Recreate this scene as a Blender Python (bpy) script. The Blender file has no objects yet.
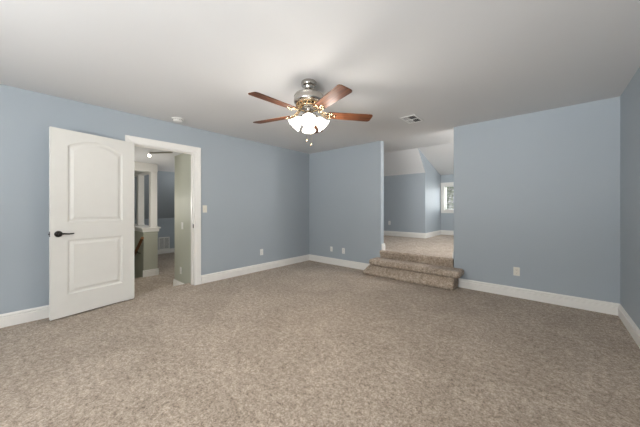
import bpy, bmesh, math, random
from mathutils import Vector, Matrix
random.seed(7)
C = bpy.context.scene.collection
PI = math.pi
R = math.radians

# ------------------------------------------------------------------ camera
cam = bpy.data.cameras.new('camera')
cam.sensor_width = 36.0
cam.lens = 262.15 / 640 * 36
cam.shift_y = -(213.5 - 207.93) / 640
cam.clip_start = 0.02
cam_o = bpy.data.objects.new('camera', cam)
C.objects.link(cam_o)
cam_o.location = (4.1375, -4.3904, 1.1989)
cam_o.rotation_euler = (R(90), 0, R(40.975))
bpy.context.scene.camera = cam_o

# ------------------------------------------------------------------ world
w = bpy.data.worlds.new('world')
bpy.context.scene.world = w
w.use_nodes = True
nt = w.node_tree
for n in list(nt.nodes):
    nt.nodes.remove(n)
wo = nt.nodes.new('ShaderNodeOutputWorld')
bg = nt.nodes.new('ShaderNodeBackground')
sky = nt.nodes.new('ShaderNodeTexSky')
sky.sky_type = 'NISHITA'
sky.sun_disc = False
sky.sun_elevation = R(40)
sky.sun_rotation = R(200)
sky.air_density = 1.0
sky.dust_density = 3.0
bg.inputs['Strength'].default_value = 0.10
nt.links.new(sky.outputs[0], bg.inputs[0])
nt.links.new(bg.outputs[0], wo.inputs[0])

# ------------------------------------------------------------------ daylight at the windows, plus added fill lights
def area(name, loc, rot, sx, sy, watts, col=(1, 1, 1), spread=180):
    l = bpy.data.lights.new(name, 'AREA')
    l.shape = 'RECTANGLE'
    l.size = sx
    l.size_y = sy
    l.energy = watts
    l.color = col
    l.spread = R(spread)
    o = bpy.data.objects.new(name, l)
    C.objects.link(o)
    o.location = loc
    o.rotation_euler = rot
    return o

area('daylight_rear', (3.35, -7.16, 1.45), (R(90), 0, 0), 2.2, 1.3, 110, (0.97, 0.99, 1.0))
area('daylight_right', (4.99, -5.6, 1.45), (R(90), 0, R(90)), 1.8, 1.3, 18, (0.97, 0.99, 1.0))
# added area lights, standing in for ground bounce, brighten the ceiling through the windows
area('ceiling_fill_rear', (3.35, -8.6, 0.2), (R(112), 0, 0), 3.0, 1.6, 1200, (0.97, 0.99, 1.0))
area('ceiling_fill_right', (6.4, -5.6, 0.0), (R(118), 0, R(90)), 2.6, 1.5, 120, (0.97, 0.99, 1.0))
area('daylight_dormer', (2.37, 4.22, 1.52), (R(-90), 0, 0), 1.1, 0.75, 22, (0.93, 0.98, 1.0))
area('raised_room_side_fill', (5.14, 1.25, 1.6), (R(90), 0, R(90)), 1.05, 0.95, 25, (0.97, 0.99, 1.0))  # added light at an unseen side window, brightens the raised room
pl = bpy.data.lights.new('raised_room_fill', 'POINT')  # unseen bare fill without a fixture, added to brighten the raised room
pl.energy = 95
pl.color = (1.0, 0.98, 0.95)
pl.shadow_soft_size = 0.20
po = bpy.data.objects.new('raised_room_fill', pl)
C.objects.link(po)
po.location = (3.9, 1.15, 2.40)

vs = bpy.context.scene.view_settings
vs.view_transform = 'Standard'
vs.look = 'None'
vs.gamma = 1.0
vs.use_curve_mapping = False
vs.exposure = 0.08

# ------------------------------------------------------------------ materials
def mat(name, col, rough=0.6, metal=0.0, spec=0.5, noise=None, bump=None, emit=None, alpha=None, trans=0.0):
    m = bpy.data.materials.new(name)
    m.use_nodes = True
    t = m.node_tree
    b = t.nodes['Principled BSDF']
    b.inputs['Base Color'].default_value = (*col, 1)
    b.inputs['Roughness'].default_value = rough
    b.inputs['Metallic'].default_value = metal
    b.inputs['Specular IOR Level'].default_value = spec
    b.inputs['Transmission Weight'].default_value = trans
    if emit:
        b.inputs['Emission Color'].default_value = (*emit[0], 1)
        b.inputs['Emission Strength'].default_value = emit[1]
    tc = t.nodes.new('ShaderNodeTexCoord')
    if noise:                                     # (scale, amount)
        nz = t.nodes.new('ShaderNodeTexNoise')
        nz.inputs['Scale'].default_value = noise[0]
        nz.inputs['Detail'].default_value = 3
        t.links.new(tc.outputs['Object'], nz.inputs['Vector'])
        cr = t.nodes.new('ShaderNodeValToRGB')
        cr.color_ramp.elements[0].position = 0.3
        cr.color_ramp.elements[1].position = 0.7
        k = noise[1]
        cr.color_ramp.elements[0].color = (*[c * (1 - k) for c in col], 1)
        cr.color_ramp.elements[1].color = (*[min(1, c * (1 + k)) for c in col], 1)
        t.links.new(nz.outputs['Fac'], cr.inputs['Fac'])
        t.links.new(cr.outputs['Color'], b.inputs['Base Color'])
    if bump:                                      # (scale, strength, distance)
        nb = t.nodes.new('ShaderNodeTexNoise')
        nb.inputs['Scale'].default_value = bump[0]
        nb.inputs['Detail'].default_value = 4
        t.links.new(tc.outputs['Object'], nb.inputs['Vector'])
        bp = t.nodes.new('ShaderNodeBump')
        bp.inputs['Strength'].default_value = bump[1]
        bp.inputs['Distance'].default_value = bump[2]
        t.links.new(nb.outputs['Fac'], bp.inputs['Height'])
        t.links.new(bp.outputs['Normal'], b.inputs['Normal'])
    return m

def carpet_mat(name, dark, mid, light, scale=72):
    m = bpy.data.materials.new(name)
    m.use_nodes = True
    t = m.node_tree
    L = t.links.new
    b = t.nodes['Principled BSDF']
    b.inputs['Roughness'].default_value = 1.0
    b.inputs['Specular IOR Level'].default_value = 0.05
    b.inputs['Sheen Weight'].default_value = 0.15
    tc = t.nodes.new('ShaderNodeTexCoord')
    n1 = t.nodes.new('ShaderNodeTexNoise')        # tufts
    n1.inputs['Scale'].default_value = scale
    n1.inputs['Detail'].default_value = 8
    n1.inputs['Roughness'].default_value = 0.85
    L(tc.outputs['Object'], n1.inputs['Vector'])
    cr = t.nodes.new('ShaderNodeValToRGB')
    e = cr.color_ramp.elements
    e[0].position = 0.42
    e[0].color = (*dark, 1)
    e[1].position = 0.58
    e[1].color = (*light, 1)
    x = e.new(0.5)
    x.color = (*mid, 1)
    n3 = t.nodes.new('ShaderNodeTexNoise')        # clumps of tufts
    n3.inputs['Scale'].default_value = scale * 0.33
    n3.inputs['Detail'].default_value = 6
    n3.inputs['Roughness'].default_value = 0.9
    L(tc.outputs['Object'], n3.inputs['Vector'])
    av = t.nodes.new('ShaderNodeMix')
    av.inputs['Factor'].default_value = 0.45
    L(n1.outputs['Fac'], av.inputs['A'])
    L(n3.outputs['Fac'], av.inputs['B'])
    L(av.outputs['Result'], cr.inputs['Fac'])
    n2 = t.nodes.new('ShaderNodeTexNoise')        # trodden patches and vacuum lay
    n2.inputs['Scale'].default_value = 2.6
    n2.inputs['Detail'].default_value = 4
    n2.inputs['Distortion'].default_value = 0.8
    L(tc.outputs['Object'], n2.inputs['Vector'])
    c2 = t.nodes.new('ShaderNodeValToRGB')
    c2.color_ramp.elements[0].position = 0.38
    c2.color_ramp.elements[0].color = (0.90, 0.89, 0.88, 1)
    c2.color_ramp.elements[1].position = 0.62
    c2.color_ramp.elements[1].color = (1.04, 1.04, 1.04, 1)
    L(n2.outputs['Fac'], c2.inputs['Fac'])
    mx = t.nodes.new('ShaderNodeMix')
    mx.data_type = 'RGBA'
    mx.blend_type = 'MULTIPLY'
    mx.inputs['Factor'].default_value = 1.0
    L(cr.outputs['Color'], mx.inputs['A'])
    L(c2.outputs['Color'], mx.inputs['B'])
    L(mx.outputs['Result'], b.inputs['Base Color'])
    bp = t.nodes.new('ShaderNodeBump')
    bp.inputs['Strength'].default_value = 0.35
    bp.inputs['Distance'].default_value = 0.01
    L(n1.outputs['Fac'], bp.inputs['Height'])
    L(bp.outputs['Normal'], b.inputs['Normal'])
    return m

def wood_mat(name, a, bcol, rough=0.35):
    m = bpy.data.materials.new(name)
    m.use_nodes = True
    t = m.node_tree
    L = t.links.new
    b = t.nodes['Principled BSDF']
    b.inputs['Roughness'].default_value = rough
    b.inputs['Specular IOR Level'].default_value = 0.12
    tc = t.nodes.new('ShaderNodeTexCoord')
    mp = t.nodes.new('ShaderNodeMapping')
    mp.inputs['Scale'].default_value = (2.5, 40, 40)
    L(tc.outputs['Object'], mp.inputs['Vector'])
    nz = t.nodes.new('ShaderNodeTexNoise')
    nz.inputs['Scale'].default_value = 1.5
    nz.inputs['Detail'].default_value = 6
    nz.inputs['Distortion'].default_value = 0.6
    L(mp.outputs['Vector'], nz.inputs['Vector'])
    cr = t.nodes.new('ShaderNodeValToRGB')
    cr.color_ramp.elements[0].position = 0.35
    cr.color_ramp.elements[0].color = (*a, 1)
    cr.color_ramp.elements[1].position = 0.68
    cr.color_ramp.elements[1].color = (*bcol, 1)
    L(nz.outputs['Fac'], cr.inputs['Fac'])
    L(cr.outputs['Color'], b.inputs['Base Color'])
    return m

M = {}
M['blue'] = mat('blue_wall_paint', (0.385, 0.430, 0.468), 0.5, noise=(1.2, 0.015), bump=(160, 0.10, 0.002), spec=0.3)
M['green'] = mat('sage_wall_paint', (0.45, 0.455, 0.375), 0.55, bump=(160, 0.08, 0.002), spec=0.3)
M['ceil'] = mat('ceiling_paint', (0.70, 0.70, 0.70), 0.8, noise=(1.0, 0.01), bump=(120, 0.12, 0.003), spec=0.2)
M['trim'] = mat('white_trim_paint', (0.83, 0.81, 0.77), 0.35, noise=(6, 0.01))
M['door'] = mat('white_door_paint', (0.78, 0.765, 0.72), 0.38, noise=(8, 0.01), bump=(90, 0.05, 0.001))
M['carpet'] = carpet_mat('taupe_carpet', (0.180, 0.137, 0.102), (0.400, 0.325, 0.258), (0.640, 0.545, 0.450))
M['white'] = mat('white_plastic', (0.80, 0.79, 0.75), 0.35)
M['ivory'] = mat('ivory_plastic', (0.74, 0.71, 0.62), 0.35)
M['slot'] = mat('dark_slot', (0.03, 0.03, 0.03), 0.5)
M['black'] = mat('oil_rubbed_bronze', (0.025, 0.02, 0.017), 0.32, metal=0.7)
M['nickel'] = mat('brushed_nickel', (0.50, 0.47, 0.43), 0.24, metal=1.0, noise=(30, 0.04))
M['brass'] = mat('polished_brass', (0.80, 0.62, 0.40), 0.25, metal=1.0)
M['blade'] = wood_mat('rosewood_blade', (0.060, 0.022, 0.011), (0.190, 0.070, 0.030), 0.42)
M['rail'] = wood_mat('stained_oak_rail', (0.12, 0.055, 0.025), (0.22, 0.11, 0.05), 0.4)
M['vent'] = mat('painted_vent_metal', (0.80, 0.80, 0.79), 0.4)
M['duct'] = mat('duct_dark', (0.06, 0.06, 0.065), 0.8)
M['bulb'] = mat('lit_bulb', (1, 1, 1), 0.4, emit=((1.0, 0.86, 0.66), 30))
M['shade'] = mat('frosted_glass_shade', (0.95, 0.93, 0.88), 0.5, emit=((1.0, 0.94, 0.84), 0.9))
M['slat'] = mat('blind_slat', (0.62, 0.62, 0.57), 0.5)
M['leaf'] = mat('outdoor_foliage', (0.13, 0.19, 0.04), 0.8, noise=(9, 0.6), bump=(20, 0.6, 0.05))
M['bark'] = mat('tree_bark', (0.10, 0.07, 0.05), 0.9, noise=(12, 0.3))
M['lawn'] = mat('lawn_grass', (0.12, 0.17, 0.06), 0.9, noise=(5, 0.3))
gl = bpy.data.materials.new('window_glass')
gl.use_nodes = True
gt = gl.node_tree
gt.nodes.remove(gt.nodes['Principled BSDF'])
tr = gt.nodes.new('ShaderNodeBsdfTransparent')
gs = gt.nodes.new('ShaderNodeBsdfGlossy')
gs.inputs['Roughness'].default_value = 0.02
mxs = gt.nodes.new('ShaderNodeMixShader')
mxs.inputs[0].default_value = 0.06
gt.links.new(tr.outputs[0], mxs.inputs[1])
gt.links.new(gs.outputs[0], mxs.inputs[2])
gt.links.new(mxs.outputs[0], gt.nodes['Material Output'].inputs[0])
M['glass'] = gl

# ------------------------------------------------------------------ mesh helpers
def box(bm, x0, x1, y0, y1, z0, z1):
    vs_ = [bm.verts.new(p) for p in ((x0, y0, z0), (x1, y0, z0), (x1, y1, z0), (x0, y1, z0),
                                     (x0, y0, z1), (x1, y0, z1), (x1, y1, z1), (x0, y1, z1))]
    for f in ((0, 3, 2, 1), (4, 5, 6, 7), (0, 1, 5, 4), (1, 2, 6, 5), (2, 3, 7, 6), (3, 0, 4, 7)):
        bm.faces.new([vs_[i] for i in f])
    return vs_

def prism(bm, pts, ext):
    """closed loop of 3-D points pushed along ext"""
    e = Vector(ext)
    a = [bm.verts.new(p) for p in pts]
    b = [bm.verts.new(Vector(p) + e) for p in pts]
    n = len(pts)
    bm.faces.new(a)
    bm.faces.new(b[::-1])
    for i in range(n):
        bm.faces.new((a[i], b[i], b[(i + 1) % n], a[(i + 1) % n]))

def lathe(bm, prof, seg=32, origin=(0, 0, 0), axis=None):
    """profile of (r, z); axis optional direction of local z"""
    o = Vector(origin)
    q = Vector((0, 0, 1)).rotation_difference(Vector(axis).normalized()) if axis else None
    rings = []
    for r, z in prof:
        ring = []
        for k in range(seg):
            a = 2 * PI * k / seg
            p = Vector((max(r, 1e-4) * math.cos(a), max(r, 1e-4) * math.sin(a), z))
            if q:
                p = q @ p
            ring.append(bm.verts.new(o + p))
        rings.append(ring)
    for i in range(len(rings) - 1):
        for k in range(seg):
            bm.faces.new((rings[i][k], rings[i][(k + 1) % seg], rings[i + 1][(k + 1) % seg], rings[i + 1][k]))
    return rings

def tube(bm, pts, r, seg=8, caps=True):
    pts = [Vector(p) for p in pts]
    rings = []
    up = Vector((0, 0, 1))
    for i, p in enumerate(pts):
        d = (pts[min(i + 1, len(pts) - 1)] - pts[max(i - 1, 0)]).normalized()
        u = d.cross(up)
        if u.length < 1e-3:
            u = d.cross(Vector((1, 0, 0)))
        u.normalize()
        v = d.cross(u)
        rr = r[i] if isinstance(r, (list, tuple)) else r
        rings.append([bm.verts.new(p + (u * math.cos(2 * PI * k / seg) + v * math.sin(2 * PI * k / seg)) * rr) for k in range(seg)])
    for i in range(len(rings) - 1):
        for k in range(seg):
            bm.faces.new((rings[i][k], rings[i][(k + 1) % seg], rings[i + 1][(k + 1) % seg], rings[i + 1][k]))
    if caps:
        bm.faces.new(rings[0])
        bm.faces.new(rings[-1][::-1])

def obj(name, bm, m, parent=None, smooth=False, bevel=None, loc=None, rot=None):
    bmesh.ops.recalc_face_normals(bm, faces=bm.faces)
    me = bpy.data.meshes.new(name)
    bm.to_mesh(me)
    bm.free()
    me.materials.append(M[m] if isinstance(m, str) else m)
    o = bpy.data.objects.new(name, me)
    C.objects.link(o)
    if smooth:
        for p in me.polygons:
            p.use_smooth = True
    if bevel:
        bv = o.modifiers.new('bevel', 'BEVEL')
        bv.width = bevel[0]
        bv.segments = bevel[1]
        bv.limit_method = 'ANGLE'
        bv.angle_limit = R(40)
        for p in me.polygons:
            p.use_smooth = True
        me.set_sharp_from_angle(angle=R(40)) if not smooth else None
        wn = o.modifiers.new('wn', 'WEIGHTED_NORMAL')
        wn.keep_sharp = False
        me.attributes.remove(me.attributes['sharp_edge']) if 'sharp_edge' in me.attributes else None
    if parent:
        o.parent = parent
    if loc:
        o.location = loc
    if rot:
        o.rotation_euler = rot
    return o

def B():
    return bmesh.new()

def struct(name, bm, m, parent=None, **k):
    o = obj(name, bm, m, parent, **k)
    if not parent:
        o['kind'] = 'structure'
    return o

def thing(name, label, cat, loc=(0, 0, 0), rot=(0, 0, 0), group=None):
    o = bpy.data.objects.new(name, None)
    o.empty_display_size = 0.1
    C.objects.link(o)
    o.location = loc
    o.rotation_euler = rot
    o['label'] = label
    o['category'] = cat
    if group:
        o['group'] = group
    return o

# ------------------------------------------------------------------ dimensions
H = 2.44          # bedroom ceiling
W = 4.747         # bedroom width
YR = -7.00        # rear wall, behind the camera
T = 0.12          # wall thickness
OX0, OX1 = 1.815, 3.042   # opening in the back wall
UF = 0.40         # upper room floor
UC = 2.69         # upper room ceiling
HF = -0.178       # hall floor
HC = 2.10         # hall ceiling
DY0, DY1, DZ = -3.385, -2.602, 2.045    # doorway

# ------------------------------------------------------------------ bedroom shell
bm = B(); box(bm, -0.20, W + T, YR - T, 0.0, -0.16, 0.0)
struct('floor', bm, 'carpet', bevel=(0.012, 2))
bm = B(); box(bm, -T, W + T, YR - T, T, H, H + 0.10)
struct('ceiling', bm, 'ceil')

bm = B()
box(bm, -T, 0, YR, DY0 - 0.02, 0, H)
box(bm, -T, 0, DY1 + 0.02, 0, 0, H)
box(bm, -T, 0, DY0 - 0.02, DY1 + 0.02, DZ + 0.02, H)
struct('wall_left', bm, 'blue')

def bullnose(bm, x_open, side, y0, y1, z0, z1, x_far, r=0.018):
    """wall piece whose vertical edges at the opening are rounded; side=+1 when the opening lies towards +x"""
    pts = [(x_far, y0)]
    for k in range(7):
        a = PI / 2 * k / 6
        pts.append((x_open - side * (r - r * math.sin(a)), y0 + r - r * math.cos(a)))
    for k in range(7):
        a = PI / 2 * k / 6
        pts.append((x_open - side * (r - r * math.cos(a)), y1 - r + r * math.sin(a)))
    pts.append((x_far, y1))
    prism(bm, [(x, y, z0) for x, y in pts], (0, 0, z1 - z0))

bm = B()
bullnose(bm, OX0, 1, 0, T, 0, H, -T)
bullnose(bm, OX1, -1, 0, T, 0, H, W + T)
box(bm, -T, W + T, 0.03, T, H + 0.10, UC + 0.12)
struct('wall_back', bm, 'blue')

def wall_with_hole(bm, axis, a0, a1, d0, d1, z0, z1, h0, h1, hz0, hz1):
    def b(p0, p1, q0, q1):
        if axis == 'x':
            box(bm, p0, p1, d0, d1, q0, q1)
        else:
            box(bm, d0, d1, p0, p1, q0, q1)
    b(a0, h0, z0, z1); b(h1, a1, z0, z1); b(h0, h1, z0, hz0); b(h0, h1, hz1, z1)

bm = B(); wall_with_hole(bm, 'y', YR, 0, W, W + T, 0, H, -6.5, -4.7, 0.85, 2.05)
struct('wall_right', bm, 'blue')
bm = B(); wall_with_hole(bm, 'x', -T, W + T, YR - T, YR, 0, H, 2.25, 4.45, 0.85, 2.05)
struct('wall_rear', bm, 'blue')

# baseboards: stepped profile, swept along a line
BP = [(0, 0), (0.017, 0), (0.017, 0.094), (0.006, 0.099), (0.006, 0.105), (0.014, 0.111), (0.013, 0.118), (0.006, 0.128), (0, 0.134)]
def baseboard(name, p0, p1, nrm, z=0.0, h=1.0, top=True):
    """p0, p1 in plan at the wall face; nrm points into the room"""
    bm = B()
    d = Vector((p1[0] - p0[0], p1[1] - p0[1], 0))
    prism(bm, [(p0[0] + nrm[0] * a, p0[1] + nrm[1] * a, z + b * h) for a, b in BP], d)
    o = obj(name, bm, 'trim')
    o['kind'] = 'structure'
    return o
e = 0.001
baseboard('baseboard_left', (e, -2.497), (e, -0.018), (1, 0))
baseboard('baseboard_left_front', (e, -3.494), (e, YR + 0.018), (1, 0))
baseboard('baseboard_back', (e, -e), (1.72, -e), (0, -1))
baseboard('baseboard_back_right', (3.118, -e), (W - e, -e), (0, -1))
baseboard('baseboard_right', (W - e, -0.018), (W - e, YR + 0.018), (-1, 0))
baseboard('baseboard_rear', (e, YR + e), (W - e, YR + e), (0, 1))
# short pieces wrapping the jambs of the raised opening
baseboard('baseboard_jamb_left', (OX0 + e, 0.020), (OX0 + e, T + 0.016), (1, 0), z=UF)
baseboard('baseboard_jamb_right', (OX1 - e, 0.020), (OX1 - e, T + 0.016), (-1, 0), z=UF)

# ------------------------------------------------------------------ windows (bedroom side ones stand behind the camera)
def window(name, cx, y, z0, z1, wdt, rotz, blind_label=None, casing=0.09, mullions=1, depth=T, rail=True):
    """local frame: x along the wall, -y into the room, origin at sill centre on the inner wall face"""
    root = bpy.data.objects.new(name, None)
    C.objects.link(root)
    root['kind'] = 'structure'
    root.location = (cx, y, z0)
    root.rotation_euler = (0, 0, rotz)
    h = z1 - z0
    x0, x1 = -wdt / 2, wdt / 2
    bm = B()
    t = 0.018
    box(bm, x0 - casing, x0 + 0.005, -t, -e, 0, h + 0.005)
    box(bm, x1 - 0.005, x1 + casing, -t, -e, 0, h + 0.005)
    box(bm, x0 - casing, x1 + casing, -t - 0.004, -e, h - 0.005, h + casing)
    obj('window_casing', bm, 'trim', root, bevel=(0.004, 2))
    bm = B()
    box(bm, x0 - casing, x1 + casing, -0.045, 0.06, -0.025, 0.0)
    box(bm, x0 - casing + 0.01, x1 + casing - 0.01, -0.016, -e, -0.085, -0.025)
    obj('window_sill', bm, 'trim', root, bevel=(0.004, 2))
    bm = B()
    f = 0.045
    ya, yb = depth - 0.06, depth - 0.015
    box(bm, x0, x0 + f, ya, yb, 0, h); box(bm, x1 - f, x1, ya, yb, 0, h)
    box(bm, x0 + f, x1 - f, ya, yb, 0, f); box(bm, x0 + f, x1 - f, ya, yb, h - f, h)
    if rail:
        box(bm, x0 + f, x1 - f, ya + .005, yb - .005, h / 2 - 0.02, h / 2 + 0.02)
    for k in range(1, mullions + 1):
        xm = x0 + wdt * k / (mullions + 1)
        box(bm, xm - 0.03, xm + 0.03, ya, yb, f, h - f)
    # reveal lining
    box(bm, x0, x0 + 0.012, 0, ya, 0, h); box(bm, x1 - 0.012, x1, 0, ya, 0, h); box(bm, x0 + .012, x1 - .012, 0, ya, h - 0.012, h)
    obj('window_frame', bm, 'white', root)
    bm = B()
    box(bm, x0 + f, x1 - f, (ya + yb) / 2 - 0.002, (ya + yb) / 2 + 0.002, f, h - f)
    obj('pane', bm, 'glass', root)
    return root

window('window_1', 3.35, YR, 0.85, 2.05, 2.20, PI, mullions=2)
window('window_2', W, -5.6, 0.85, 2.05, 1.80, -PI / 2, mullions=1)

# ------------------------------------------------------------------ doorway lining and casing
bm = B()
box(bm, -T, 0, DY0 - 0.019, DY0, 0, DZ)
box(bm, -T, 0, DY1, DY1 + 0.019, 0, DZ)
box(bm, -T, 0, DY0 - 0.019, DY1 + 0.019, DZ, DZ + 0.019)
# door stops
box(bm, -0.085, -0.045, DY0, DY0 + 0.011, 0, DZ)
box(bm, -0.085, -0.045, DY1 - 0.011, DY1, 0, DZ)
box(bm, -0.085, -0.045, DY0 + 0.011, DY1 - 0.011, DZ - 0.011, DZ)
struct('trim_1', bm, 'trim')
# casing with a moulded profile, mitred corners
CP = [(0.0, 0.0), (0.0, 0.010), (0.012, 0.013), (0.030, 0.011), (0.060, 0.016), (0.075, 0.020), (0.092, 0.020), (0.092, 0.0)]
def casing_path(name, face_x, sgn, m='trim', z0=0.0):
    bm = B()
    rv = 0.006
    rows = []
    for (a, b) in CP:
        x = face_x + sgn * b
        rows.append([(x, DY0 - rv - a, z0), (x, DY0 - rv - a, DZ + rv + a), (x, DY1 + rv + a, DZ + rv + a), (x, DY1 + rv + a, z0)])
    vr = [[bm.verts.new(p) for p in r] for r in rows]
    n = len(vr)
    for i in range(n):
        for k in range(3):
            bm.faces.new((vr[i][k], vr[i][k + 1], vr[(i + 1) % n][k + 1], vr[(i + 1) % n][k]))
    bm.faces.new([r[0] for r in vr]); bm.faces.new([r[3] for r in vr])
    return struct(name, bm, m)
casing_path('trim_2', e, 1)
bm = B()
box(bm, -0.040, -0.012, DY1 - 0.0025, DY1 + 0.001, 0.885, 0.945)
t_ = thing('strike_plate', 'small dark metal strike plate set in the right door jamb', 'strike plate', (0, 0, 0))
obj('plate', bm, 'black', t_)
bm = B(); box(bm, -0.033, -0.019, DY1 - 0.004, DY1 - 0.0024, 0.900, 0.930)
obj('latch_hole', bm, 'slot', t_)

# ------------------------------------------------------------------ the open door
DW, DT, DHH = 0.80, 0.035, 2.035
def door_leaf():
    bm = B()
    y = 0.0
    st = 0.137         # stiles
    lx0, lx1 = st, DW - st
    lz0, lz1 = 0.235, 0.830
    uz0, uzs, rise = 1.022, 1.865, 0.085
    N = 20
    def rect_out(i, z0, z1):
        return [(lx0 + i, z0 + i), (lx1 - i, z0 + i), (lx1 - i, z1 - i), (lx0 + i, z1 - i)]
    def arch_out(i):
        p = [(lx0 + i, uz0 + i), (lx1 - i, uz0 + i)]
        for k in range(N + 1):
            t = 1 - k / N
            x = lx0 + i + (lx1 - lx0 - 2 * i) * t
            s = math.sin(PI * t) ** 0.9
            p.append((x, uzs - i + rise * s))
        return p
    def side(y_face, sgn):
        V = {}
        def v(x, z, d=0.0):
            key = (round(x, 5), round(z, 5), round(d, 5))
            if key not in V:
                V[key] = bm.verts.new((x, y_face - sgn * d, z))
            return V[key]
        a = arch_out(0)
        # stiles
        bm.faces.new([v(0, 0), v(lx0, 0), v(lx0, lz0), v(lx0, lz1), v(lx0, uz0), v(lx0, uzs), v(lx0, DHH), v(0, DHH)])
        bm.faces.new([v(lx1, 0), v(DW, 0), v(DW, DHH), v(lx1, DHH), v(lx1, uzs), v(lx1, uz0), v(lx1, lz1), v(lx1, lz0)])
        bm.faces.new([v(lx0, 0), v(lx1, 0), v(lx1, lz0), v(lx0, lz0)])
        bm.faces.new([v(lx0, lz1), v(lx1, lz1), v(lx1, uz0), v(lx0, uz0)])
        bm.faces.new([v(lx0, DHH), v(lx1, DHH)] + [v(x, z) for x, z in a[2:]])
        ins = [(0, 0), (0.006, 0.006), (0.016, 0.010), (0.028, 0.010), (0.046, 0.004), (0.052, 0.0015)]
        for fn in (lambda i: rect_out(i, lz0, lz1), arch_out):
            loops = [[v(x, z, d) for x, z in fn(i)] for i, d in ins]
            for q in range(len(loops) - 1):
                A_, B_ = loops[q], loops[q + 1]
                n = len(A_)
                for k in range(n):
                    bm.faces.new((A_[k], A_[(k + 1) % n], B_[(k + 1) % n], B_[k]))
            bm.faces.new(loops[-1])
    side(0.0, 1)       # room side, local +y outward -> local y = 0
    side(-DT, -1)
    for (x0, z0, x1, z1) in ((0, 0, 0, DHH), (DW, 0, DW, DHH), (0, 0, DW, 0), (0, DHH, DW, DHH)):
        bm.faces.new([bm.verts.new(p) for p in ((x0, 0, z0), (x1, 0, z1), (x1, -DT, z1), (x0, -DT, z0))])
    bmesh.ops.remove_doubles(bm, verts=bm.verts, dist=1e-5)
    return bm

door = struct('door_1', door_leaf(), 'door')
# closed leaf would run along +y; opened about 167 degrees back towards the wall
ang = math.atan2(-0.7820, 0.1700)
door.location = (0.036, -3.388, 0.018)
door.rotation_euler = (0, 0, ang)

def lever(parent, yface, sgn):
    hx, hz = 0.738, 0.903
    bm = B()
    lathe(bm, [(0.0, 0), (0.033, 0), (0.033, 0.006), (0.026, 0.012), (0.013, 0.014), (0.012, 0.040), (0.014, 0.045), (0.014, 0.058), (0.0, 0.060)], 24,
          (hx, yface, hz), (0, sgn, 0))
    pts = [(hx, yface + sgn * 0.051, hz), (hx - 0.03, yface + sgn * 0.054, hz + 0.001), (hx - 0.07, yface + sgn * 0.054, hz - 0.003), (hx - 0.112, yface + sgn * 0.050, hz - 0.001)]
    tube(bm, pts, [0.010, 0.009, 0.008, 0.007], 10)
    return obj('door_handle', bm, 'black', parent, smooth=True)
lever(door, 0.0, 1)
lever(door, -DT, -1)
bm = B(); box(bm, DW - 0.001, DW + 0.0015, -DT + 0.006, -0.006, 0.875, 0.932)
box(bm, DW, DW + 0.010, -DT + 0.012, -0.012, 0.895, 0.912)
obj('latch_plate', bm, 'black', door)
for hz in (0.22, 1.02, 1.80):
    bm = B()
    lathe(bm, [(0, 0), (0.006, 0), (0.006, 0.09), (0, 0.09)], 12, (-0.006, -DT + 0.004, hz))
    obj('hinge', bm, 'black', door, smooth=False)

# ------------------------------------------------------------------ carpeted steps
st = thing('carpeted_steps', 'taupe carpeted steps with rounded noses climbing to the raised opening', 'steps', (2.42, -0.15, 0))
def st_obj(name, bm, bevel, label=None):
    o = obj(name, bm, 'carpet', st, bevel=bevel)
    o.matrix_parent_inverse = Matrix.Translation((-2.42, 0.15, 0))
    return o
# lower block: foot flares out at its left end, front leans back slightly
bm = B()
lo = [(1.615, -e - 0.02 + 0.02, 0.001), (1.605, -0.292, 0.001), (3.106, -0.292, 0.001), (3.106, -0.002, 0.001)]
mi = [(1.630, -0.002, 0.050), (1.606, -0.312, 0.050), (3.116, -0.312, 0.050), (3.116, -0.002, 0.050)]
hi = [(1.735, -0.002, 0.185), (1.715, -0.236, 0.188), (3.118, -0.244, 0.188), (3.118, -0.002, 0.185)]
L_ = [[bm.verts.new(p) for p in q] for q in (lo, mi, hi)]
for i in range(2):
    for k in range(4):
        bm.faces.new((L_[i][k], L_[i][(k + 1) % 4], L_[i + 1][(k + 1) % 4], L_[i + 1][k]))
bm.faces.new(L_[0][::-1]); bm.faces.new(L_[2])
st_obj('riser', bm, (0.015, 3))
bm = B(); box(bm, 1.722, 3.200, -0.300, -0.002, 0.186, 0.290)
st_obj('tread', bm, (0.042, 6))
bm = B(); prism(bm, [(OX0 - 0.004, -0.020, 0.270), (OX0 - 0.004, -0.048, 0.370), (OX0 - 0.004, -0.052, 0.400), (OX0 - 0.004, -0.030, 0.424), (OX0 - 0.004, -0.002, 0.424), (OX0 - 0.004, -0.002, 0.270)], (OX1 - OX0 + 0.007, 0, 0))
st_obj('top_nose', bm, (0.020, 4))

# ------------------------------------------------------------------ raised room beyond the opening
KX, KY, DYW = 1.70, 2.65, 3.97       # dormer cheek, knee wall, dormer window wall
X0, X1 = -0.9, 5.0
KR = 3.15                           # right cheek of the dormer
bm = B()
box(bm, X0, X1, T, DYW + T, UF - 0.12, UF)
box(bm, OX0 + 0.001, OX1 - 0.001, -0.001, T, 0.0, UF)
struct('floor_raised', bm, 'carpet')
bm = B()
box(bm, X0, X1, T, 2.13, UC, UC + 0.1)
for a, b in ((X0, KX), (KR, X1)):
    prism(bm, [(a, 2.13, UC), (a, KY + 0.03, 2.098), (a, KY + 0.10, 2.17), (a, 2.20, UC + 0.1), (a, 2.13, UC + 0.1)], (b - a, 0, 0))
prism(bm, [(KX, 2.13, UC), (KX, DYW + 0.03, 2.178), (KX, DYW + 0.03, 2.28), (KX, 2.13, UC + 0.1)], (KR - KX, 0, 0))
struct('ceiling_raised', bm, 'ceil')
bm = B()
box(bm, X0, KX - T, KY, KY + T, UF, 2.128)
box(bm, KR + T, X1, KY, KY + T, UF, 2.128)
struct('wall_knee', bm, 'blue')
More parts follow.
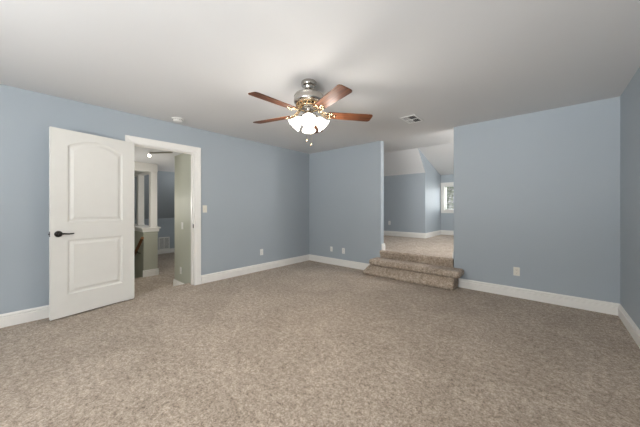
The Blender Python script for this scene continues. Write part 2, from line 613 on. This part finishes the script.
for nm, xa, th in (('wall_dormer_left', KX, -T), ('wall_dormer_right', KR, T)):
    bm = B()
    prism(bm, [(xa, KY, UF), (xa, DYW, UF), (xa, DYW, 2.192), (xa, 2.134, UC), (xa, KY, 2.133)], (th, 0, 0))
    struct(nm, bm, 'blue')
bm = B(); wall_with_hole(bm, 'x', KX - T, KR + T, DYW, DYW + T, UF, 2.30, 1.79, 2.95, 1.13, 1.87)
struct('wall_dormer', bm, 'blue')
bm = B(); box(bm, X0 - T, X0, 0, KY + T, UF - 0.12, UC + 0.1)
struct('wall_raised_left', bm, 'blue')
bm = B(); wall_with_hole(bm, 'y', T, KY + T, X1, X1 + T, UF - 0.12, UC + 0.1, 0.7, 1.8, 1.1, 2.1)
struct('wall_raised_right', bm, 'blue')
bm = B(); box(bm, X0, -T, 0, T, UF - 0.12, UC + 0.1); box(bm, W + T, X1, 0, T, UF - .12, UC + .1)
struct('wall_raised_front', bm, 'blue')
baseboard('baseboard_knee', (X0 + e, KY - e), (KX + 0.016, KY - e), (0, -1), z=UF)
baseboard('baseboard_dormer_left', (KX + e, KY - 0.016), (KX + e, DYW - 0.018), (1, 0), z=UF)
baseboard('baseboard_dormer', (KX + e, DYW - e), (KR - e, DYW - e), (0, -1), z=UF)
baseboard('baseboard_dormer_right', (KR - e, KY), (KR - e, DYW - 0.018), (-1, 0), z=UF)
baseboard('baseboard_knee_right', (KR, KY - e), (X1 - e, KY - e), (0, -1), z=UF)
wd = window('window_3', 2.37, DYW, 1.13, 1.87, 1.16, 0, casing=0.085, mullions=1, rail=False)
window('window_4', X1, 1.25, 1.1, 2.1, 1.10, -PI / 2, casing=0.085, mullions=1)  # out of view, added to let light into the raised room

# venetian blind hanging inside the dormer window
bl = thing('window_blind', 'pale venetian blind with open slats in the dormer window', 'blind', (2.37, DYW + 0.022, 1.13))
bm = B()
n = 17
for k in range(n):
    z = 0.03 + k * 0.0385
    vs4 = [(-0.56, -0.013, z - 0.004), (0.56, -0.013, z - 0.004), (0.56, 0.013, z + 0.004), (-0.56, 0.013, z + 0.004)]
    prism(bm, vs4, (0, 0, 0.0018))
obj('slats', bm, 'slat', bl)
bm = B(); box(bm, -0.56, 0.56, -0.016, 0.018, 0.690, 0.724)
obj('headrail', bm, 'slat', bl)
bm = B(); box(bm, -0.56, 0.56, -0.012, 0.012, 0.004, 0.016)
obj('bottom_rail', bm, 'slat', bl)
for x in (-0.40, 0.0, 0.40):
    bm = B(); tube(bm, [(x, -0.015, 0.016), (x, -0.015, 0.690)], 0.0015, 6)
    obj('ladder_cord', bm, 'slat', bl)

# outdoors seen through the dormer window
bm = B(); box(bm, -12, 16, 6, 24, -3.3, -3.2)
struct('lawn', bm, 'lawn')
def tree(x, y, h, r, label):
    t = thing('tree', label, 'tree', (x, y, -3.2), group='trees outside the dormer window')
    bm = B(); tube(bm, [(0, 0, 0), (0.05, 0.03, h * 0.4), (0, 0, h * 0.8)], [0.16, 0.12, 0.05], 8)
    obj('trunk', bm, 'bark', t, smooth=True)
    bm = B()
    for k in range(2000):
        a, b_ = random.uniform(0, 2 * PI), random.uniform(-1, 1)
        rr = r * random.uniform(0.45, 1.0)
        c = Vector((rr * math.cos(a) * math.sqrt(1 - b_ * b_), rr * math.sin(a) * math.sqrt(1 - b_ * b_), h * 0.62 + b_ * h * 0.36))
        s = random.uniform(0.20, 0.42)
        q = Matrix.Rotation(random.uniform(0, 6.28), 3, Vector((random.random() - .5, random.random() - .5, random.random() - .5 + 1e-3)).normalized())
        bm.faces.new([bm.verts.new(c + q @ Vector(p)) for p in ((-s, 0, 0), (0, -s * 0.5, 0.02), (s, 0, 0), (0, s * 0.5, 0.03))])
    obj('crown', bm, 'leaf', t)
for (x, y, h, r) in ((-3.6, 12.5, 6.5, 1.7), (0.6, 8.3, 6.0, 1.7), (0.0, 14.5, 6.8, 1.9), (4.2, 10.2, 6.0, 1.5), (-7.6, 13.5, 7.0, 1.8), (-3.4, 18.0, 8.5, 2.6), (2.6, 18.5, 8.2, 2.5), (-9.5, 19.0, 8.6, 2.6)):
    tree(x, y, h, r, 'leafy green tree seen through the dormer window blind')

# ------------------------------------------------------------------ hall beyond the doorway (one step down)
bm = B()
box(bm, -4.6, -0.20, -2.75, -0.3, HF - 0.12, HF)
box(bm, -1.97, -0.20, -4.0, -2.75, HF - 0.12, HF)
struct('floor_hall', bm, 'carpet')
bm = B()
box(bm, -3.0, -T, -4.0, -0.3, HC, HC + 0.1)
struct('ceiling_hall', bm, 'ceil')
bm = B(); box(bm, -0.780, -T, DY1 + 0.002, DY1 + 0.12, HF, HC)
struct('wall_hall_right', bm, 'green')
bm = B()
box(bm, -0.780, -0.66, DY1 + 0.12, -0.3, HF, HC)
struct('wall_hall_return', bm, 'green')
bm = B()
box(bm, -4.72, -4.6, -4.0, -0.3, -2.6, 0.886)
prism(bm, [(-4.6, -4.0, 0.886), (-3.0, -4.0, HC), (-3.0, -4.0, HC + 0.12), (-4.72, -4.0, 0.886)], (0, 3.7, 0))
struct('wall_hall_far', bm, 'blue')
bm = B(); box(bm, -4.6, -0.66, -0.3, -0.18, HF, HC)
struct('wall_hall_end', bm, 'blue')
bm = B(); box(bm, -4.6, -T, -4.12, -4.0, -2.6, HC)
struct('wall_hall_left', bm, 'green')
baseboard('baseboard_hall_right', (-0.20, DY1 + 0.001), (-0.796, DY1 + 0.001), (0, -1), z=HF)
baseboard('baseboard_hall_return', (-0.781, DY1 - 0.015), (-0.781, -0.3), (-1, 0), z=HF)
baseboard('baseboard_hall_far', (-4.599, -2.45), (-4.599, -0.3), (1, 0), z=HF)

# half wall with cap running beside the stair well, pedestal end towards the doorway
PX, PY0, PY1 = -1.93, -2.755, -2.505
bm = B(); box(bm, -4.58, PX, PY0, PY1, -2.5, 0.715)
struct('wall_half', bm, 'green')
bm = B()
box(bm, -4.58, PX + 0.045, PY0 - 0.045, PY1 + 0.045, 0.775, 0.805)
box(bm, -4.58, PX + 0.022, PY0 - 0.022, PY1 + 0.022, 0.716, 0.775)
struct('trim_3', bm, 'trim', bevel=(0.006, 2))
def strip(p0, p1, nrm, bm):
    d = Vector((p1[0] - p0[0], p1[1] - p0[1], 0))
    prism(bm, [(p0[0] + nrm[0] * a, p0[1] + nrm[1] * a, HF + b) for a, b in BP], d)
bm = B()
strip((PX + e, PY0 - 0.016), (PX + e, PY1 + 0.016), (1, 0), bm)
strip((PX, PY1 + e), (-4.58, PY1 + e), (0, 1), bm)
o = obj('baseboard_pedestal', bm, 'trim'); o['kind'] = 'structure'
def column(x, lab):
    t = thing('square_column', lab, 'column', (x, -2.565, 0.806), group='white columns on the hall half wall')
    bm = B(); box(bm, -0.060, 0.060, -0.060, 0.060, 0.0, 1.125)
    obj('shaft', bm, 'trim', t, bevel=(0.004, 2))
    bm = B(); box(bm, -0.064, 0.064, -0.064, 0.064, 0, 0.03)
    obj('plinth', bm, 'trim', t, bevel=(0.004, 2))
column(-2.01, 'white square column on the capped half wall, nearer one to the doorway')
column(-2.86, 'white square column on the capped half wall, farther one beside the bedroom door')
bm = B()
box(bm, -2.10, -1.92, -4.0, -2.510, 1.933, HC)
box(bm, -4.2, -2.10, -2.68, -2.510, 1.933, HC)
struct('trim_4', bm, 'trim')
# stairs going down beside the half wall
t = thing('stairs', 'flight of carpeted stairs going down beside the green half wall', 'stairs', (-1.97, -3.4, HF))
for k in range(9):
    bm = B(); box(bm, -0.26 * (k + 1), -0.26 * k, -0.585, 0.64, -0.178 * (k + 1) - 0.15, -0.178 * (k + 1))
    obj('stair_tread', bm, 'carpet', t)
t = thing('handrail', 'brown wooden handrail sloping down along the green half wall', 'handrail', (-1.70, -2.82, 0.66))
bm = B()
slope = Vector((-0.565, 0, -0.407)).normalized()
p0 = Vector((-0.06, 0, -0.04)); p1 = p0 + slope * 2.6
tube(bm, [p0, p1], 0.028, 10)
obj('rail', bm, 'rail', t, smooth=False)
for s in (0.45, 1.3, 2.2):
    q = p0 + slope * s
    bm = B(); tube(bm, [q + Vector((0, 0, -0.02)), q + Vector((0, 0.02, -0.07)), q + Vector((0, 0.064, -0.08))], 0.008, 8)
    obj('bracket', bm, 'black', t, smooth=True)

# ------------------------------------------------------------------ outlets, switches
def plate(name, label, cat, loc, rotz, kind='outlet', w=0.070, h=0.115, m='white', group=None):
    """local -y faces the room"""
    t = thing(name, label, cat, loc, (0, 0, rotz), group)
    bm = B(); box(bm, -w / 2, w / 2, -0.006, -0.0005, -h / 2, h / 2)
    obj('cover_plate', bm, m, t, bevel=(0.003, 2))
    if kind == 'outlet':
        for s in (-1, 1):
            bm = B()
            pts = []
            for k in range(16):
                a = 2 * PI * k / 16
                pts.append((0.017 * math.cos(a), -0.006, s * 0.0195 + max(-0.012, min(0.012, 0.017 * math.sin(a)))))
            prism(bm, pts, (0, -0.002, 0))
            r = obj('receptacle', bm, m, t)
            bm = B()
            for x in (-0.0065, 0.0065):
                box(bm, x - 0.001, x + 0.001, -0.0085, -0.0078, s * 0.0195 - 0.002, s * 0.0195 + 0.006)
            box(bm, -0.002, 0.002, -0.0085, -0.0078, s * 0.0195 - 0.009, s * 0.0195 - 0.005)
            obj('slots', bm, 'slot', r)
    elif kind == 'switch':
        bm = B()
        prism(bm, [(-0.005, -0.006, -0.012), (-0.005, -0.006, 0.012), (-0.005, -0.016, 0.008), (-0.005, -0.012, 0.002)], (0.010, 0, 0))
        obj('toggle', bm, m, t)
    elif kind == 'jack':
        bm = B(); lathe(bm, [(0, 0), (0.006, 0), (0.006, 0.008), (0.002, 0.008), (0, 0.006)], 12, (0, -0.006, 0), (0, -1, 0))
        obj('jack', bm, 'nickel', t)
    if kind != 'jack':
        for z in ((0,) if kind == 'outlet' else (-0.030, 0.030)):
            bm = B()
            lathe(bm, [(0, 0), (0.0028, 0), (0.002, 0.0012), (0, 0.0014)], 8, (0, -0.006, z), (0, -1, 0))
            obj('screw', bm, m, t)
    return t
plate('light_switch', 'ivory wall switch plate beside the doorway casing', 'light switch', (0.0005, -2.436, 1.182), -PI / 2 + PI, 'switch', m='ivory')
plate('wall_outlet', 'white outlet low on the blue left wall between doorway and corner', 'outlet', (0.0005, -1.334, 0.353), PI / 2, 'outlet')
plate('cable_plate', 'small white wall plate near the corner, left of the outlet by the steps', 'wall plate', (0.651, -0.0005, 0.322), 0, 'jack', w=0.062, h=0.105)
plate('wall_outlet', 'white outlet low on the back wall left of the carpeted steps', 'outlet', (0.966, -0.0005, 0.316), 0, 'outlet')
plate('wall_outlet', 'ivory outlet low on the back wall right of the carpeted steps', 'outlet', (3.822, -0.0005, 0.346), 0, 'outlet', m='ivory')
plate('wall_outlet', 'white outlet on the grey-blue knee wall of the raised room', 'outlet', (0.685, KY - 0.0005, 0.766), 0, 'outlet')
plate('light_switch', 'white switch plate on the sage green hall wall', 'light switch', (-0.442, DY1 + 0.0015, 0.904), 0, 'switch')
plate('wall_outlet', 'white outlet low on the sage green hall wall', 'outlet', (-0.505, DY1 + 0.0015, 0.150), 0, 'outlet')

# return air grille on the far hall wall
t = thing('air_grille', 'white louvred return air grille low on the blue hall wall', 'vent', (-4.598, -1.505, 0.135), (0, 0, PI / 2))
bm = B()
w2, h2, f = 0.150, 0.185, 0.022
box(bm, -w2, w2, -0.012, 0, -h2, -h2 + f); box(bm, -w2, w2, -0.012, 0, h2 - f, h2)
box(bm, -w2, -w2 + f, -0.012, 0, -h2 + f, h2 - f); box(bm, w2 - f, w2, -0.012, 0, -h2 + f, h2 - f)
box(bm, -0.008, 0.008, -0.012, 0, -h2 + f, h2 - f)
obj('grille_frame', bm, 'white', t)
bm = B(); box(bm, -w2 + f, w2 - f, -0.002, 0.0, -h2 + f, h2 - f)
obj('backing', bm, 'duct', t)
bm = B()
for k in range(14):
    z = -h2 + f + 0.010 + k * 0.0238
    prism(bm, [(-w2 + f, -0.010, z - 0.006), (-w2 + f, -0.003, z + 0.006), (-w2 + f, -0.002, z + 0.005), (-w2 + f, -0.009, z - 0.007)], (2 * (w2 - f), 0, 0))
obj('louvres', bm, 'white', t)

# ------------------------------------------------------------------ ceiling register
t = thing('ceiling_vent', 'white metal air register set in the bedroom ceiling', 'vent', (2.704, -0.782, H))
bm = B()
a, b_, f = 0.105, 0.165, 0.024
def ramp(x0, x1, y0, y1):
    box(bm, x0, x1, y0, y1, -0.008, -0.0005)
ramp(-a, a, -b_, -b_ + f); ramp(-a, a, b_ - f, b_); ramp(-a, -a + f, -b_ + f, b_ - f); ramp(a - f, a, -b_ + f, b_ - f)
obj('register_frame', bm, 'vent', t, bevel=(0.003, 2))
bm = B(); box(bm, -a + f, a - f, -b_ + f, b_ - f, -0.002, -0.0006)
obj('backing', bm, 'duct', t)
bm = B()
for k in range(8):
    x = -a + f + 0.010 + k * 0.0196
    g = 1 if k < 4 else -1
    prism(bm, [(x - 0.004 * g, -b_ + f, -0.007), (x + 0.003 * g, -b_ + f, -0.002), (x + 0.0045 * g, -b_ + f, -0.002), (x - 0.0025 * g, -b_ + f, -0.007)], (0, 2 * (b_ - f), 0))
box(bm, -a + f, a - f, -0.006, 0.006, -0.0075, -0.002)
obj('louvres', bm, 'vent', t)
bm = B(); box(bm, -0.012, 0.012, -0.02, 0.02, -0.014, -0.0076)
obj('damper_lever', bm, 'vent', t)

# ------------------------------------------------------------------ smoke detector
t = thing('smoke_detector', 'round white smoke detector on the ceiling above the doorway', 'smoke detector', (0.255, -2.935, H))
bm = B(); lathe(bm, [(0, -0.0005), (0.076, -0.0005), (0.076, -0.012), (0.070, -0.016), (0, -0.016)], 32)
obj('base', bm, 'white', t, smooth=False)
bm = B(); lathe(bm, [(0.0, -0.016), (0.060, -0.016), (0.062, -0.026), (0.056, -0.040), (0.035, -0.047), (0, -0.048)], 32)
obj('cover', bm, 'white', t, smooth=True)
bm = B()
for k in range(16):
    an = 2 * PI * k / 16
    c, s = math.cos(an), math.sin(an)
    tube(bm, [(c * 0.0615, s * 0.0615, -0.019), (c * 0.0625, s * 0.0625, -0.026)], 0.004, 6)
obj('air_slots', bm, 'slot', t)

# ------------------------------------------------------------------ hall track light and added hall fills
t = thing('track_light', 'white spotlight on a dark track under the hall ceiling', 'light fixture', (-0.60, -2.90, HC))
bm = B(); tube(bm, [(-0.12, -0.09, -0.012), (0.20, 0.13, -0.012)], 0.011, 6)
obj('track', bm, 'nickel', t)
bm = B(); lathe(bm, [(0.0, 0.0), (0.02, 0.0), (0.034, -0.05), (0.036, -0.052), (0.030, -0.050), (0.0, -0.03)], 20, (-0.12, -0.09, -0.040), (-0.8, 0.5, 0.5))
hd = obj('lamp_head', bm, 'white', t, smooth=True)
bm = B(); lathe(bm, [(0, 0), (0.016, -0.004), (0.022, -0.018), (0.014, -0.030), (0, -0.034)], 16, (-0.100, -0.1025, -0.0525), (-0.8, 0.5, 0.5))
obj('bulb', bm, mat('hall_bulb', (1, 1, 1), 0.4, emit=((1, 0.95, 0.88), 6)), hd, smooth=True)
pl = bpy.data.lights.new('hall_fill_warm', 'POINT'); pl.energy = 16; pl.shadow_soft_size = 0.25; pl.color = (1, 0.96, 0.90)  # added bare fill for the hall, separate from the track light
po = bpy.data.objects.new('hall_fill_warm', pl); C.objects.link(po); po.location = (-1.2, -3.1, 1.25)
pl = bpy.data.lights.new('hall_fill_cool', 'POINT'); pl.energy = 18; pl.shadow_soft_size = 0.3; pl.color = (0.97, 0.98, 1)  # added cool point fill with no window behind it, lifts the far hall
po = bpy.data.objects.new('hall_fill_cool', pl); C.objects.link(po); po.location = (-2.4, -1.2, 1.6)

# ------------------------------------------------------------------ ceiling fan
FX, FY = 2.360, -2.512
fan = thing('ceiling_fan', 'ceiling fan with five dark reddish wood blades and lit glass shades', 'ceiling fan', (FX, FY, H))
bm = B()
lathe(bm, [(0.0, -0.0005), (0.072, -0.0005), (0.075, -0.006), (0.075, -0.034), (0.070, -0.042), (0.052, -0.046), (0.048, -0.052), (0.046, -0.070), (0.036, -0.080), (0, -0.081)], 36)
obj('canopy', bm, 'nickel', fan, smooth=True)
bm = B(); lathe(bm, [(0.018, -0.078), (0.018, -0.118), (0.030, -0.120), (0.034, -0.130)], 20)
obj('downrod', bm, 'nickel', fan, smooth=True)
bm = B()
lathe(bm, [(0, -0.120), (0.050, -0.121), (0.118, -0.124), (0.138, -0.131), (0.146, -0.145), (0.147, -0.150), (0.143, -0.154), (0.147, -0.158), (0.147, -0.200), (0.142, -0.210), (0.124, -0.222), (0.0, -0.224)], 48)
obj('motor_housing', bm, 'nickel', fan, smooth=True)
# pierced brass skirt beneath the motor
bm = B()
for k in range(20):
    an = 2 * PI * k / 20
    c, s = math.cos(an), math.sin(an)
    pts = []
    for q in range(9):
        tt = 2 * PI * q / 8
        rr, zz = 0.112 + 0.015 * math.cos(tt), -0.238 + 0.014 * math.sin(tt)
        pts.append((c * rr - s * 0.006 * math.sin(tt), s * rr + c * 0.006 * math.sin(tt), zz))
    tube(bm, pts, 0.0035, 6, caps=False)
lathe(bm, [(0.095, -0.222), (0.128, -0.222), (0.128, -0.227), (0.095, -0.227), (0.095, -0.222)], 32)
lathe(bm, [(0.088, -0.252), (0.118, -0.252), (0.118, -0.258), (0.088, -0.258), (0.088, -0.252)], 32)
obj('brass_skirt', bm, 'brass', fan, smooth=True)
bm = B()
lathe(bm, [(0, -0.224), (0.085, -0.224), (0.090, -0.250), (0.060, -0.262), (0.044, -0.270), (0.040, -0.300), (0.048, -0.318), (0.052, -0.335), (0.040, -0.352), (0.018, -0.362), (0.012, -0.375), (0, -0.378)], 36)
kit = obj('switch_housing', bm, 'nickel', fan, smooth=True)

def blade_parts(phi):
    """local: x outward along the blade, pitch about x"""
    piv = bpy.data.objects  # noqa
    bm = B()
    r0, r1 = 0.195, 0.650
    wr, wt = 0.055, 0.068
    out = []
    N = 8
    # root end, slightly rounded
    for k in range(N + 1):
        a = PI / 2 + PI * k / N
        out.append((r0 + 0.018 * math.cos(a), wr * math.sin(a) if abs(math.sin(a)) < 0.999 else wr * math.sin(a)))
    cr_ = 0.030
    for k in range(N + 1):
        a = -PI / 2 + PI / 2 * k / N
        out.append((r1 - cr_ + cr_ * math.cos(a), -wt + cr_ + cr_ * math.sin(a)))
    for k in range(N + 1):
        a = PI / 2 * k / N
        out.append((r1 - cr_ + cr_ * math.cos(a), wt - cr_ + cr_ * math.sin(a)))
    prism(bm, [(x, y, -0.003) for x, y in out], (0, 0, 0.006))
    bl = obj('blade', bm, 'blade', fan)
    bl.location = (0, 0, -0.315)
    bl.rotation_euler = Matrix.Rotation(phi, 3, 'Z').to_euler()
    bl.rotation_euler = (Matrix.Rotation(phi, 3, 'Z') @ Matrix.Rotation(R(-10.5), 3, 'X')).to_euler()
    # ornate blade iron
    bm = B()
    for s in (-1, 1):
        pts = [(0.085, s * 0.010, 0.056), (0.120, s * 0.022, 0.030), (0.155, s * 0.034, 0.004), (0.185, s * 0.046, -0.006), (0.215, s * 0.040, -0.008),
               (0.225, s * 0.024, -0.008), (0.210, s * 0.014, -0.008), (0.196, s * 0.022, -0.008)]
        tube(bm, pts, 0.0045, 8)
        pts = [(0.130, s * 0.004, 0.014), (0.150, s * 0.020, 0.004), (0.170, s * 0.012, -0.004), (0.160, s * 0.002, -0.002)]
        tube(bm, pts, 0.004, 8)
    tube(bm, [(0.085, 0, 0.056), (0.14, 0, 0.022), (0.18, 0, -0.006), (0.262, 0, -0.008)], [0.009, 0.008, 0.006, 0.005], 8)
    for x, y in ((0.225, 0.034), (0.225, -0.034), (0.262, 0)):
        lathe(bm, [(0, -0.004), (0.014, -0.004), (0.014, -0.009), (0.006, -0.012), (0, -0.0125)], 12, (x, y, 0))
    obj('blade_iron', bm, 'brass', bl, smooth=True)
    return bl
for k in range(5):
    blade_parts(R(-92 + 72 * k))

for k in range(4):
    ph = R(-46.6 + 90 * k)
    c, s = math.cos(ph), math.sin(ph)
    tilt = R(45)
    ax = Vector((c * math.sin(tilt), s * math.sin(tilt), -math.cos(tilt)))
    neck = Vector((c * 0.062, s * 0.062, -0.345))
    bm = B()
    tube(bm, [(c * 0.035, s * 0.035, -0.312), (c * 0.060, s * 0.060, -0.312), tuple(neck + ax * 0.0)], 0.009, 10)
    lathe(bm, [(0, -0.008), (0.020, -0.006), (0.027, 0.004), (0.028, 0.022), (0.024, 0.022), (0, 0.020)], 20, neck, ax)
    arm = obj('lamp_arm', bm, 'nickel', fan, smooth=True)
    bm = B()
    prof = [(0.022, 0.016), (0.026, 0.022), (0.040, 0.034), (0.049, 0.052), (0.053, 0.074), (0.057, 0.094), (0.067, 0.116), (0.074, 0.124)]
    prof += [(r - 0.003, z) for r, z in prof[::-1]]
    lathe(bm, prof, 32, neck, ax)
    sh = obj('lamp_shade', bm, 'shade', fan, smooth=True)
    bm = B()
    lathe(bm, [(0, 0.02), (0.012, 0.024), (0.014, 0.040), (0.026, 0.058), (0.028, 0.074), (0.018, 0.090), (0, 0.096)], 20, neck, ax)
    obj('bulb', bm, 'bulb', sh, smooth=True)
    pl = bpy.data.lights.new('fan_lamp', 'POINT')
    pl.energy = 8; pl.color = (1.0, 0.94, 0.86); pl.shadow_soft_size = 0.06
    po = bpy.data.objects.new('fan_lamp', pl); C.objects.link(po)
    po.location = Vector((FX, FY, H)) + neck + ax * 0.155
for dx, ln, mm in ((-0.020, 0.20, 'brass'), (0.022, 0.24, 'brass')):
    bm = B()
    c, s = math.cos(R(43.4)), math.sin(R(43.4))
    x, y = c * dx + 0.01, s * dx - 0.01
    tube(bm, [(x, y, -0.355), (x, y, -0.375 - ln)], 0.0013, 6)
    lathe(bm, [(0, 0), (0.004, -0.002), (0.006, -0.012), (0.003, -0.022), (0, -0.024)], 10, (x, y, -0.372 - ln))
    obj('pull_chain', bm, mm, fan, smooth=True)
